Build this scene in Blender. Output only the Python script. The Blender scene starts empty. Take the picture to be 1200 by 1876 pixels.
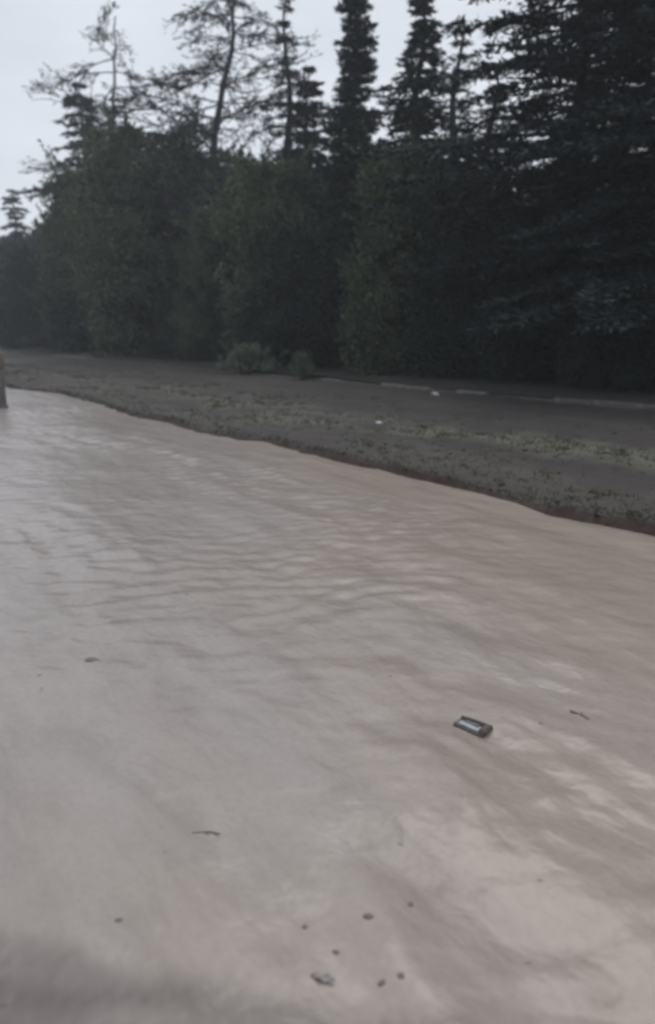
import bpy, math, random
import numpy as np
from mathutils import Vector, Matrix

# ------------------------------------------------------------------ camera
scene = bpy.context.scene
F = 1500.0                      # focal length in pixels of the 1200 x 1876 photograph
HORIZON = 606.0
CAM_H = 1.5
PITCH = math.atan((938.0 - HORIZON) / F)

cam = bpy.data.cameras.new('camera')
cam.sensor_fit = 'VERTICAL'
cam.sensor_height = 24.0
cam.angle_y = 2 * math.atan(938.0 / F)
cam.clip_start = 0.05
cam.clip_end = 2000.0
cam.dof.use_dof = True
cam.dof.focus_distance = 4.2
cam_obj = bpy.data.objects.new('camera', cam)
cam_obj.location = (0, 0, CAM_H)
cam_obj.rotation_euler = (math.pi / 2 - PITCH, 0, 0)
scene.collection.objects.link(cam_obj)
scene.camera = cam_obj
# a wide open phone lens behind a rainy day: the wood is a little soft
cam.dof.aperture_fstop = (cam.lens / 1000.0) / 0.019
scene.cycles.filter_width = 2.6

# ------------------------------------------------------------------ sky and sun (overcast)
SUN_EL, SUN_AZ = math.radians(52), math.radians(12)     # behind the wood, high, veiled by cloud
world = bpy.data.worlds.new('World')
scene.world = world
world.use_nodes = True
nt = world.node_tree
nt.nodes.clear()
w_out = nt.nodes.new('ShaderNodeOutputWorld')
w_bg = nt.nodes.new('ShaderNodeBackground')
w_sky = nt.nodes.new('ShaderNodeTexSky')
w_sky.sky_type = 'NISHITA'
w_sky.sun_disc = False
w_sky.sun_elevation = SUN_EL
w_sky.sun_rotation = SUN_AZ
w_sky.air_density = 1.0
w_sky.dust_density = 4.0
w_tc = nt.nodes.new('ShaderNodeTexCoord')
w_map = nt.nodes.new('ShaderNodeMapping')
w_map.inputs['Scale'].default_value = (1.6, 1.6, 4.0)
w_noise = nt.nodes.new('ShaderNodeTexNoise')
w_noise.inputs['Scale'].default_value = 1.7
w_noise.inputs['Detail'].default_value = 5.0
w_noise.inputs['Roughness'].default_value = 0.5
w_ramp = nt.nodes.new('ShaderNodeValToRGB')
w_ramp.color_ramp.elements[0].position = 0.30
w_ramp.color_ramp.elements[0].color = (0.56, 0.605, 0.67, 1)
w_ramp.color_ramp.elements[1].position = 0.72
w_ramp.color_ramp.elements[1].color = (0.80, 0.845, 0.91, 1)
w_gain = nt.nodes.new('ShaderNodeMix')
w_gain.data_type = 'RGBA'
w_gain.blend_type = 'MULTIPLY'
w_gain.inputs['Factor'].default_value = 1.0
w_gain.inputs['B'].default_value = (11.6, 11.6, 11.6, 1)
w_mix = nt.nodes.new('ShaderNodeMix')
w_mix.data_type = 'RGBA'
w_mix.inputs['Factor'].default_value = 0.88       # nearly closed cloud cover
nt.links.new(w_tc.outputs['Generated'], w_map.inputs['Vector'])
nt.links.new(w_map.outputs['Vector'], w_noise.inputs['Vector'])
nt.links.new(w_noise.outputs['Fac'], w_ramp.inputs['Fac'])
nt.links.new(w_ramp.outputs['Color'], w_gain.inputs['A'])
nt.links.new(w_sky.outputs['Color'], w_mix.inputs['A'])
nt.links.new(w_gain.outputs['Result'], w_mix.inputs['B'])
nt.links.new(w_mix.outputs['Result'], w_bg.inputs['Color'])
w_bg.inputs['Strength'].default_value = 0.1
nt.links.new(w_bg.outputs['Background'], w_out.inputs['Surface'])

sun = bpy.data.lights.new('sun', 'SUN')
sun.energy = 0.6
sun.angle = math.radians(25)
sun.color = (1.0, 0.97, 0.93)
sun_obj = bpy.data.objects.new('sun', sun)
sun_dir = Vector((math.sin(SUN_AZ) * math.cos(SUN_EL), math.cos(SUN_AZ) * math.cos(SUN_EL), math.sin(SUN_EL)))
sun_obj.rotation_euler = sun_dir.to_track_quat('Z', 'Y').to_euler()
scene.collection.objects.link(sun_obj)

scene.view_settings.view_transform = 'Standard'
scene.view_settings.look = 'None'
scene.view_settings.exposure = 0.0
scene.view_settings.gamma = 1.0
scene.view_settings.use_curve_mapping = False
scene.cycles.use_denoising = True
scene.cycles.volume_bounces = 1
scene.cycles.max_bounces = 8

# ------------------------------------------------------------------ frame of the place
# The flooded road runs off to the far left. u = metres along it, v = metres across it, towards the wood.
_vp = math.atan2(1000.0, math.sqrt(F * F + (938.0 - HORIZON) ** 2))
D = np.array([-math.sin(_vp), math.cos(_vp)])
N = np.array([math.cos(_vp), math.sin(_vp)])

def uv(u, v):
    return D[0] * u + N[0] * v, D[1] * u + N[1] * v

def ray(px, py):
    a, b = (px - 600.0), (938.0 - py)
    c, s = math.cos(PITCH), math.sin(PITCH)
    return np.array([a, F * c + b * s, -F * s + b * c])

def ground(px, py, z=0.0):
    r = ray(px, py)
    k = (z - CAM_H) / r[2]
    return r[0] * k, r[1] * k

def at_v(px, py, v):
    """where the sight line meets the upright plane v metres across the road"""
    r = ray(px, py)
    k = v / (r[0] * N[0] + r[1] * N[1])
    return r[0] * k, r[1] * k, CAM_H + r[2] * k

def to_uv(x, y):
    return D[0] * x + D[1] * y, N[0] * x + N[1] * y

# ------------------------------------------------------------------ noise
_perm = np.random.RandomState(7).permutation(256)
_perm = np.concatenate([_perm, _perm])
_grad = np.random.RandomState(11).rand(256) * 2 * np.pi

def pnoise(x, y):
    x = np.asarray(x, float); y = np.asarray(y, float)
    xi = np.floor(x).astype(int); yi = np.floor(y).astype(int)
    xf = x - xi; yf = y - yi
    fx = xf * xf * xf * (xf * (xf * 6 - 15) + 10)
    fy = yf * yf * yf * (yf * (yf * 6 - 15) + 10)
    def g(ix, iy, dx, dy):
        h = _grad[_perm[(_perm[ix & 255] + iy) & 255]]
        return np.cos(h) * dx + np.sin(h) * dy
    n00 = g(xi, yi, xf, yf); n10 = g(xi + 1, yi, xf - 1, yf)
    n01 = g(xi, yi + 1, xf, yf - 1); n11 = g(xi + 1, yi + 1, xf - 1, yf - 1)
    a = n00 + fx * (n10 - n00); b = n01 + fx * (n11 - n01)
    return (a + fy * (b - a)) * 1.5

def fbm(x, y, o=4, g=0.5):
    t = 0; a = 1.0
    for i in range(o):
        t = t + a * pnoise(x * 2 ** i + 17.3 * i, y * 2 ** i - 9.1 * i)
        a *= g
    return t

# ------------------------------------------------------------------ helpers
col = scene.collection

def link(o, parent=None):
    col.objects.link(o)
    if parent is not None:
        o.parent = parent
    return o

def tag(o, label=None, cat=None, group=None, kind=None):
    if label: o['label'] = label
    if cat: o['category'] = cat
    if group: o['group'] = group
    if kind: o['kind'] = kind
    return o

def empty(name, loc, rz=0.0):
    o = bpy.data.objects.new(name, None)
    o.empty_display_size = 0.3
    o.location = loc
    o.rotation_euler = (0, 0, rz)
    return link(o)

def np_mesh(name, verts, faces, mat=None, tint=None, smooth=False):
    """faces: (n,3) or (n,4) int array"""
    verts = np.ascontiguousarray(verts, dtype=np.float32)
    faces = np.ascontiguousarray(faces, dtype=np.int32)
    me = bpy.data.meshes.new(name)
    k = faces.shape[1]
    me.vertices.add(len(verts))
    me.vertices.foreach_set('co', verts.ravel())
    me.loops.add(faces.size)
    me.loops.foreach_set('vertex_index', faces.ravel())
    me.polygons.add(len(faces))
    me.polygons.foreach_set('loop_start', np.arange(len(faces), dtype=np.int32) * k)
    if smooth:
        me.polygons.foreach_set('use_smooth', np.ones(len(faces), dtype=bool))
    if tint is not None:
        a = me.attributes.new('tint', 'FLOAT', 'POINT')
        a.data.foreach_set('value', np.ascontiguousarray(tint, dtype=np.float32))
    me.update(calc_edges=True)
    me.validate()
    if mat is not None:
        me.materials.append(mat)
    return me

def mesh_obj(name, me, parent=None):
    return link(bpy.data.objects.new(name, me), parent)

def grid_faces(nu, nv):
    i = np.arange(nu - 1)[:, None]; j = np.arange(nv - 1)[None, :]
    a = i * nv + j
    return np.stack([a, a + nv, a + nv + 1, a + 1], -1).reshape(-1, 4)

class Tubes:
    """collects tapered tubes along polylines into one mesh"""
    def __init__(self):
        self.v = []; self.f = []; self.n = 0
    def add(self, pts, rad, sides=6):
        pts = np.asarray(pts, float); m = len(pts)
        rad = np.broadcast_to(np.asarray(rad, float), (m,))
        t = np.gradient(pts, axis=0)
        t /= np.linalg.norm(t, axis=1)[:, None] + 1e-9
        ref = np.where(np.abs(t[:, 2:3]) > 0.9, np.array([[1.0, 0, 0]]), np.array([[0, 0, 1.0]]))
        a = np.cross(t, ref); a /= np.linalg.norm(a, axis=1)[:, None] + 1e-9
        b = np.cross(t, a)
        for i in range(1, m):
            if np.dot(a[i], a[i - 1]) < 0:
                a[i] = -a[i]; b[i] = -b[i]
        ang = np.linspace(0, 2 * np.pi, sides, endpoint=False)
        ring = pts[:, None, :] + rad[:, None, None] * (np.cos(ang)[None, :, None] * a[:, None, :] + np.sin(ang)[None, :, None] * b[:, None, :])
        self.v.append(ring.reshape(-1, 3))
        i = np.arange(m - 1)[:, None]; j = np.arange(sides)[None, :]
        q = np.stack([i * sides + j, i * sides + (j + 1) % sides, (i + 1) * sides + (j + 1) % sides, (i + 1) * sides + j], -1).reshape(-1, 4)
        self.f.append(q + self.n)
        self.n += m * sides
    def mesh(self, name, mat):
        return np_mesh(name, np.concatenate(self.v), np.concatenate(self.f), mat, smooth=True)

class Leaves:
    """collects diamond leaves / needle sprays"""
    def __init__(self):
        self.p = []; self.d = []; self.s = []; self.l = []; self.w = []; self.t = []
    def add(self, p, d, side, l, w, tint):
        self.p.append(p); self.d.append(d); self.s.append(side)
        n = len(p)
        self.l.append(np.broadcast_to(l, (n,))); self.w.append(np.broadcast_to(w, (n,))); self.t.append(np.broadcast_to(tint, (n,)))
    def mesh(self, name, mat):
        p = np.concatenate(self.p); d = np.concatenate(self.d); s = np.concatenate(self.s)
        l = np.concatenate(self.l)[:, None]; w = np.concatenate(self.w)[:, None]; t = np.concatenate(self.t)
        v = np.stack([p, p + d * l * 0.5 + s * w * 0.5, p + d * l, p + d * l * 0.5 - s * w * 0.5], 1).reshape(-1, 3)
        f = np.arange(len(p) * 4).reshape(-1, 4)
        return np_mesh(name, v, f, mat, tint=np.repeat(t, 4))

def unit(a):
    return a / (np.linalg.norm(a, axis=-1, keepdims=True) + 1e-9)

# ------------------------------------------------------------------ materials
def new_mat(name):
    m = bpy.data.materials.new(name)
    m.use_nodes = True
    n = m.node_tree
    b = n.nodes['Principled BSDF']
    return m, n, b

def nnode(n, typ, **kw):
    x = n.nodes.new(typ)
    for k, v in kw.items():
        if k in x.inputs: x.inputs[k].default_value = v
        else: setattr(x, k, v)
    return x

def ramp(n, stops):
    r = n.nodes.new('ShaderNodeValToRGB')
    e = r.color_ramp.elements
    while len(e) < len(stops): e.new(0.5)
    for el, (p, c) in zip(e, stops):
        el.position = p; el.color = (*c, 1)
    return r

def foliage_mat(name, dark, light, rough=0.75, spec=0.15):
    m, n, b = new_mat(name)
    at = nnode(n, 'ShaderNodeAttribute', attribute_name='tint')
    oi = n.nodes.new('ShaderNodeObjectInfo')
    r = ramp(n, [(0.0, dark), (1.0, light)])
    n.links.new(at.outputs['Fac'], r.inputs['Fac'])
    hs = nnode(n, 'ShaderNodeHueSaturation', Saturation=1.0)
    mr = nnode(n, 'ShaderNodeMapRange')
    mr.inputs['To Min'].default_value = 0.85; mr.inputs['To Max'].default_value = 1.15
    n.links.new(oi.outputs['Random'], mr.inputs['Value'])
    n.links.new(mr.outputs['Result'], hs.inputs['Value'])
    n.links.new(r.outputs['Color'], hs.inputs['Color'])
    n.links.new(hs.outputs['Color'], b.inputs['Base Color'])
    b.inputs['Roughness'].default_value = rough
    b.inputs['Specular IOR Level'].default_value = spec
    return m

def bark_mat(name, a, c):
    m, n, b = new_mat(name)
    tc = n.nodes.new('ShaderNodeTexCoord')
    mp = nnode(n, 'ShaderNodeMapping'); mp.inputs['Scale'].default_value = (14, 14, 2.2)
    no = nnode(n, 'ShaderNodeTexNoise', Scale=1.0, Detail=6.0, Roughness=0.65)
    r = ramp(n, [(0.3, a), (0.75, c)])
    bp = nnode(n, 'ShaderNodeBump', Strength=0.8, Distance=0.03)
    n.links.new(tc.outputs['Object'], mp.inputs['Vector']); n.links.new(mp.outputs['Vector'], no.inputs['Vector'])
    n.links.new(no.outputs['Fac'], r.inputs['Fac']); n.links.new(r.outputs['Color'], b.inputs['Base Color'])
    n.links.new(no.outputs['Fac'], bp.inputs['Height']); n.links.new(bp.outputs['Normal'], b.inputs['Normal'])
    b.inputs['Roughness'].default_value = 0.9
    return m

M_cedar = foliage_mat('cedar_needles', (0.018, 0.026, 0.027), (0.048, 0.062, 0.060))
M_spruce = foliage_mat('spruce_needles', (0.024, 0.034, 0.032), (0.062, 0.080, 0.072))
M_cypress = foliage_mat('cypress_scales', (0.022, 0.032, 0.026), (0.058, 0.074, 0.060))
M_broad = foliage_mat('evergreen_leaves', (0.048, 0.064, 0.038), (0.132, 0.158, 0.096))
M_shrub = foliage_mat('shrub_leaves', (0.017, 0.024, 0.021), (0.046, 0.058, 0.048))
M_bush = foliage_mat('pale_bush_leaves', (0.088, 0.108, 0.076), (0.21, 0.235, 0.17))
M_grass = foliage_mat('verge_grass', (0.045, 0.046, 0.032), (0.10, 0.098, 0.068))
M_weed = foliage_mat('weed_leaves', (0.08, 0.076, 0.042), (0.15, 0.14, 0.08))
M_larch = foliage_mat('sparse_needles', (0.030, 0.036, 0.036), (0.070, 0.078, 0.072))
M_bark = bark_mat('dark_bark', (0.016, 0.015, 0.015), (0.046, 0.042, 0.040))

def water_mat():
    m, n, b = new_mat('muddy_water')
    tc = n.nodes.new('ShaderNodeTexCoord')
    rot = nnode(n, 'ShaderNodeMapping'); rot.vector_type = 'TEXTURE'
    rot.inputs['Rotation'].default_value = (0, 0, math.atan2(D[1], D[0]))   # x now runs with the current
    n.links.new(tc.outputs['Object'], rot.inputs['Vector'])
    # silt clouds drawn out by the current
    s1 = nnode(n, 'ShaderNodeMapping'); s1.inputs['Scale'].default_value = (0.22, 0.75, 1)
    n1 = nnode(n, 'ShaderNodeTexNoise', Scale=1.0, Detail=5.0, Roughness=0.62, Distortion=0.3)
    n.links.new(rot.outputs['Vector'], s1.inputs['Vector']); n.links.new(s1.outputs['Vector'], n1.inputs['Vector'])
    r1 = ramp(n, [(0.28, (0.318, 0.262, 0.219)), (0.5, (0.365, 0.303, 0.257)), (0.74, (0.405, 0.341, 0.293))])
    n.links.new(n1.outputs['Fac'], r1.inputs['Fac'])
    # finer streaks
    s2 = nnode(n, 'ShaderNodeMapping'); s2.inputs['Scale'].default_value = (1.6, 5.5, 1)
    n2 = nnode(n, 'ShaderNodeTexNoise', Scale=1.0, Detail=6.0, Roughness=0.66, Distortion=0.35)
    n.links.new(rot.outputs['Vector'], s2.inputs['Vector']); n.links.new(s2.outputs['Vector'], n2.inputs['Vector'])
    r2 = ramp(n, [(0.25, (0.80, 0.785, 0.78)), (0.52, (1, 1, 1)), (0.8, (1.09, 1.09, 1.10))])
    n.links.new(n2.outputs['Fac'], r2.inputs['Fac'])
    mul = nnode(n, 'ShaderNodeMix', data_type='RGBA', blend_type='MULTIPLY'); mul.inputs['Factor'].default_value = 1.0
    s4 = nnode(n, 'ShaderNodeMapping'); s4.inputs['Scale'].default_value = (26, 34, 1)
    n4 = nnode(n, 'ShaderNodeTexNoise', Scale=1.0, Detail=4.0, Roughness=0.75)
    n.links.new(rot.outputs['Vector'], s4.inputs['Vector']); n.links.new(s4.outputs['Vector'], n4.inputs['Vector'])
    r4 = ramp(n, [(0.25, (0.90, 0.895, 0.89)), (0.5, (1, 1, 1)), (0.78, (1.07, 1.07, 1.07))])
    n.links.new(n4.outputs['Fac'], r4.inputs['Fac'])
    gr = nnode(n, 'ShaderNodeMix', data_type='RGBA', blend_type='MULTIPLY'); gr.inputs['Factor'].default_value = 1.0
    n.links.new(r2.outputs['Color'], gr.inputs['A']); n.links.new(r4.outputs['Color'], gr.inputs['B'])
    n.links.new(r1.outputs['Color'], mul.inputs['A']); n.links.new(gr.outputs['Result'], mul.inputs['B'])
    # darker brown tone close in front, laid on by the mesh attribute
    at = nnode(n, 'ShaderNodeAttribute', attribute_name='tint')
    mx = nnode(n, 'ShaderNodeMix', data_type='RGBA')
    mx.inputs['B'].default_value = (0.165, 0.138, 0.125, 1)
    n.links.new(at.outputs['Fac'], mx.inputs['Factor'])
    # cooler, greyer tint increasing to the left, tan kept on the right
    cl = nnode(n, 'ShaderNodeAttribute', attribute_name='clear')
    gx = nnode(n, 'ShaderNodeMix', data_type='RGBA', blend_type='MULTIPLY')
    gx.inputs['B'].default_value = (0.97, 1.02, 1.09, 1)
    n.links.new(cl.outputs['Fac'], gx.inputs['Factor'])
    n.links.new(mul.outputs['Result'], gx.inputs['A'])
    n.links.new(gx.outputs['Result'], mx.inputs['A'])
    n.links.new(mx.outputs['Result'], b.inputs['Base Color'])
    b.inputs['IOR'].default_value = 1.33
    b.inputs['Specular IOR Level'].default_value = 0.5
    b.inputs['Roughness'].default_value = 0.25
    # capillary ripples
    s3 = nnode(n, 'ShaderNodeMapping'); s3.inputs['Scale'].default_value = (9.0, 11.0, 1)
    n3 = nnode(n, 'ShaderNodeTexNoise', Scale=1.0, Detail=2.5, Roughness=0.5, Distortion=0.2)
    n.links.new(rot.outputs['Vector'], s3.inputs['Vector']); n.links.new(s3.outputs['Vector'], n3.inputs['Vector'])
    bp = nnode(n, 'ShaderNodeBump', Strength=0.35, Distance=0.02)
    n.links.new(n3.outputs['Fac'], bp.inputs['Height'])
    n.links.new(bp.outputs['Normal'], b.inputs['Normal'])
    return m

def bank_mat():
    m, n, b = new_mat('muddy_asphalt')
    tc = n.nodes.new('ShaderNodeTexCoord')
    rot = nnode(n, 'ShaderNodeMapping'); rot.vector_type = 'TEXTURE'
    rot.inputs['Rotation'].default_value = (0, 0, math.atan2(D[1], D[0]))
    n.links.new(tc.outputs['Object'], rot.inputs['Vector'])
    s1 = nnode(n, 'ShaderNodeMapping'); s1.inputs['Scale'].default_value = (0.16, 0.5, 1)
    n1 = nnode(n, 'ShaderNodeTexNoise', Scale=1.0, Detail=6.0, Roughness=0.6, Distortion=0.5)
    n.links.new(rot.outputs['Vector'], s1.inputs['Vector']); n.links.new(s1.outputs['Vector'], n1.inputs['Vector'])
    r1 = ramp(n, [(0.30, (0.034, 0.028, 0.026)), (0.5, (0.052, 0.043, 0.040)), (0.70, (0.078, 0.066, 0.058))])
    n.links.new(n1.outputs['Fac'], r1.inputs['Fac'])
    n2 = nnode(n, 'ShaderNodeTexNoise', Scale=9.0, Detail=8.0, Roughness=0.7)
    n.links.new(rot.outputs['Vector'], n2.inputs['Vector'])
    r2 = ramp(n, [(0.3, (0.72, 0.72, 0.72)), (0.7, (1.25, 1.24, 1.22))])
    n.links.new(n2.outputs['Fac'], r2.inputs['Fac'])
    mul = nnode(n, 'ShaderNodeMix', data_type='RGBA', blend_type='MULTIPLY'); mul.inputs['Factor'].default_value = 1.0
    n.links.new(r1.outputs['Color'], mul.inputs['A']); n.links.new(r2.outputs['Color'], mul.inputs['B'])
    # mossy olive film along the middle of the bank
    at = nnode(n, 'ShaderNodeAttribute', attribute_name='tint')
    mx = nnode(n, 'ShaderNodeMix', data_type='RGBA')
    mx.inputs['B'].default_value = (0.132, 0.126, 0.098, 1)
    n.links.new(at.outputs['Fac'], mx.inputs['Factor']); n.links.new(mul.outputs['Result'], mx.inputs['A'])
    n.links.new(mx.outputs['Result'], b.inputs['Base Color'])
    b.inputs['Roughness'].default_value = 0.7
    b.inputs['Specular IOR Level'].default_value = 0.3
    n3 = nnode(n, 'ShaderNodeTexNoise', Scale=38.0, Detail=4.0, Roughness=0.7)
    n.links.new(rot.outputs['Vector'], n3.inputs['Vector'])
    bp = nnode(n, 'ShaderNodeBump', Strength=0.6, Distance=0.02)
    n.links.new(n3.outputs['Fac'], bp.inputs['Height']); n.links.new(bp.outputs['Normal'], b.inputs['Normal'])
    return m

def rough_mat(name, a, c, scale=6.0, rough=0.85, bump=0.02, spec=0.3):
    m, n, b = new_mat(name)
    tc = n.nodes.new('ShaderNodeTexCoord')
    no = nnode(n, 'ShaderNodeTexNoise', Scale=scale, Detail=7.0, Roughness=0.65)
    n.links.new(tc.outputs['Object'], no.inputs['Vector'])
    r = ramp(n, [(0.3, a), (0.72, c)])
    n.links.new(no.outputs['Fac'], r.inputs['Fac']); n.links.new(r.outputs['Color'], b.inputs['Base Color'])
    bp = nnode(n, 'ShaderNodeBump', Strength=0.7, Distance=bump)
    n.links.new(no.outputs['Fac'], bp.inputs['Height']); n.links.new(bp.outputs['Normal'], b.inputs['Normal'])
    b.inputs['Roughness'].default_value = rough
    b.inputs['Specular IOR Level'].default_value = spec
    return m

M_water = water_mat()
M_bank = bank_mat()
M_soil = rough_mat('wet_soil', (0.040, 0.028, 0.023), (0.092, 0.068, 0.056), 9.0, 0.75, 0.03, 0.15)
M_floor = rough_mat('needle_litter', (0.024, 0.022, 0.019), (0.060, 0.052, 0.043), 3.0, 0.95, 0.05)
M_bed = rough_mat('mud_bed', (0.16, 0.14, 0.125), (0.24, 0.21, 0.19), 1.0)
M_kerb_pale = rough_mat('pale_painted_concrete', (0.10, 0.094, 0.089), (0.20, 0.19, 0.18), 7.0, 0.8, 0.006)
M_kerb_dark = rough_mat('dirty_concrete', (0.075, 0.068, 0.066), (0.15, 0.138, 0.132), 5.0, 0.85, 0.01)
M_kerb_mud = rough_mat('mud_smeared_concrete', (0.075, 0.066, 0.063), (0.15, 0.135, 0.128), 5.0, 0.85, 0.01)

# ------------------------------------------------------------------ the setting: ground, water, bank
GS = 600.0
gv = np.array([[-GS, -GS, -0.4], [GS, -GS, -0.4], [GS, GS, -0.4], [-GS, GS, -0.4]])
tag(mesh_obj('ground', np_mesh('ground', gv, np.array([[0, 1, 2, 3]]), M_bed)), kind='structure')

# shore line read off the photograph, as metres along / across the road
shore_px = [(20, 711), (110, 721), (160, 734), (235, 759), (300, 771), (360, 790), (440, 804), (480, 807), (520, 820),
            (600, 843), (690, 859), (740, 872), (830, 893), (900, 911), (1000, 937), (1100, 962), (1200, 982)]
sh = np.array([to_uv(*ground(x, y, 0.01)) for x, y in shore_px])
sh = sh[np.argsort(sh[:, 0])]
sh_u = np.concatenate([[-60, sh[0, 0] - 6], sh[:, 0], [sh[-1, 0] + 15, 200]])
sh_v = np.concatenate([[sh[0, 1] - 0.2, sh[0, 1] - 0.1], sh[:, 1], [sh[-1, 1] + 0.2, sh[-1, 1]]])

def shore(u):
    u = np.asarray(u, float)
    return np.interp(u, sh_u, sh_v) + 0.04 * fbm(u * 0.55, u * 0 + 3.1, 4, 0.6) + 0.03 * np.clip(u / 8, 0.4, 2) * fbm(u * 2.6, u * 0 + 8.1, 4, 0.65)

def lip(u):
    """height of the washed-out step at the water's edge: sharp on the near reach, lapped over further off"""
    u = np.asarray(u, float)
    return np.clip(0.066 - 0.0035 * np.clip(u - 4, 0, 12), 0.022, 0.066) * (1 + 0.7 * fbm(u * 0.9, u * 0 + 1.7, 3))

def nonuni(a, b, fine_lo, fine_hi, step, grow):
    mid = np.arange(fine_lo, fine_hi, step)
    def run(start, end, sgn):
        r = []; s = step; p = start
        while (end - p) * sgn > 0:
            s *= grow; p += s * sgn; r.append(p)
        return np.array(r)
    return np.concatenate([run(fine_lo, a, -1)[::-1], mid, run(fine_hi, b, 1)])

def wave(u, v):
    """flood water: long swells drawn out along the current, patches of short chop across it"""
    wx = 0.5 * pnoise(u * 0.35, v * 0.5); wy = 0.2 * pnoise(u * 0.4 + 9, v * 0.6 + 4)
    U = u + wx; V = v + wy
    z = 0.014 * fbm(U * 0.30, V * 0.85, 3, 0.5)
    ridge = 1 - np.sqrt(fbm(U * 0.42 + 3, V * 1.5, 3, 0.5) ** 2 + 0.02)
    z += 0.013 * (ridge - 0.7)
    patch = np.clip(0.55 + 1.3 * fbm(U * 0.28 + 20, V * 0.45 - 7, 2), 0.08, 1.6)
    chop = fbm(U * 1.25 + 0.3 * V, V * 2.9 - 0.2 * U, 3, 0.45)
    z += 0.0105 * patch * (chop + 0.45 * chop * np.abs(chop))
    # short wind ripples, their crests lying across the valley
    X = D[0] * u + N[0] * v; Y = D[1] * u + N[1] * v
    fine = fbm(X * 3.6 + 31 + 0.8 * pnoise(X * 1.1, Y * 1.1), Y * 7.2 + 1.2 * pnoise(X * 0.9 + 5, Y * 0.9), 2, 0.5)
    patch2 = np.clip(0.38 + 1.2 * fbm(U * 0.33 - 11, V * 0.45 + 5, 2), 0.10, 1.0)
    z += 0.0075 * patch2 * (fine + 0.5 * fine * np.abs(fine))
    return z

wu = nonuni(-40, 160, -4.0, 16.0, 0.032, 1.06)
wv = nonuni(-45, 9.5, -1.4, 6.9, 0.030, 1.08)
Uw, Vw = np.meshgrid(wu, wv, indexing='ij')
fade = np.clip(1.6 - 0.012 * np.hypot(Uw, Vw), 0.3, 1.0)
Zw = wave(Uw, Vw) * fade
Zw = Zw - 0.22 * np.clip((Vw - shore(Uw) - 0.08) / 0.5, 0, 1)
Xw, Yw = uv(Uw, Vw)
# the water colour darkens close in front, to the left
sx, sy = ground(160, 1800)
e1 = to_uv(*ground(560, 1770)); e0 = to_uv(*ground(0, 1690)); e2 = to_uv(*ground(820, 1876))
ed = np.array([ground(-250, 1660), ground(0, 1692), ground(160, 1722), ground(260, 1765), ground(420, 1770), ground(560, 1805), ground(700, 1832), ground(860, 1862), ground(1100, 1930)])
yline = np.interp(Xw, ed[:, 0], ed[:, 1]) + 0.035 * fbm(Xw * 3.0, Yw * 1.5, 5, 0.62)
near_dark = np.clip((yline - Yw) / 0.10 + 0.2, 0, 1)
near_dark = near_dark * near_dark * (3 - 2 * near_dark) * np.clip(0.72 + 0.35 * fbm(Xw * 2.0, Yw * 9, 4, 0.6) - 0.5 * np.clip(Xw + 0.3, 0, 1), 0.0, 1)
clear = np.clip(0.62 - 0.55 * (Xw + 0.10 * (Yw - 4)) + 0.5 * fbm(Uw * 0.35 + 40, Vw * 0.9, 4, 0.55), 0, 1)  # weight of the cooler tint, higher to the left
w_me = np_mesh('flood_water', np.stack([Xw, Yw, Zw], -1).reshape(-1, 3), grid_faces(len(wu), len(wv)), M_water, tint=near_dark.ravel(), smooth=True)
w_me.attributes.new('clear', 'FLOAT', 'POINT').data.foreach_set('value', np.ascontiguousarray(clear.ravel(), dtype=np.float32))  # 'clear' holds the weight of the cooler, greyer tint
tag(mesh_obj('flood_water', w_me), kind='structure')

KERB_V = to_uv(*ground(720, 702, 0.14))[1]

bu = nonuni(-30, 130, -2.0, 26.0, 0.08, 1.05)
bt = np.concatenate([np.array([-0.30, -0.10, -0.03, 0.0, 0.035, 0.08, 0.14]), np.geomspace(0.2, 14.0, 60)])
Ub, Tb = np.meshgrid(bu, bt, indexing='ij')
sb = shore(Ub)
tmax = KERB_V + 0.05 - sb
fr = np.clip(Tb / 14.0, 0, 1)
Vb = np.where(Tb <= 0.14, sb + Tb, sb + 0.14 + (tmax - 0.14) * (np.clip(Tb - 0.14, 0, None) / 13.86))
L = lip(Ub)
prof = np.interp(Tb, [-0.30, -0.10, -0.03, 0.0, 0.035, 0.08, 0.14, 14], [-0.25, -0.12, -0.04, 0.10, 0.80, 0.97, 1.0, 1.0])
Zb = np.where(prof < 0, prof, prof * L) + np.where(Tb > 0.05, 0.018 * fbm(Ub * 0.6, Vb * 0.9, 4, 0.55) * np.clip(Tb * 2, 0, 1) + 0.02 * fr, 0)
Zb = Zb + 0.012 * fbm(Ub * 3.3, Vb * 3.3, 3, 0.5) * np.clip(Tb * 4, 0, 1)
Xb, Yb = uv(Ub, Vb)
across = (Vb - sb) / (KERB_V - sb)
moss = np.exp(-((across - 0.30) / 0.20) ** 2) * np.clip(0.5 + 1.1 * fbm(Ub * 0.35, Vb * 0.8, 4, 0.6), 0, 1)
Pb = np.stack([Xb, Yb, Zb], -1).reshape(-1, 3)
fb = grid_faces(len(bu), len(bt))
j_of = (fb[:, 0] % len(bt))
bank = mesh_obj('bank', np_mesh('bank', Pb, fb[j_of >= 5], M_bank, tint=moss.ravel(), smooth=True))
tag(bank, kind='structure')
mesh_obj('washed_out_edge', np_mesh('washed_out_edge', Pb, fb[j_of < 5], M_soil, smooth=True), bank)

def bank_z(u, v):
    s = float(shore(u)); t = v - s
    return float(lip(u)) + 0.018 * float(fbm(np.float64(u * 0.6), np.float64(v * 0.9), 4, 0.55)) + 0.02 * t / 14

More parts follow.
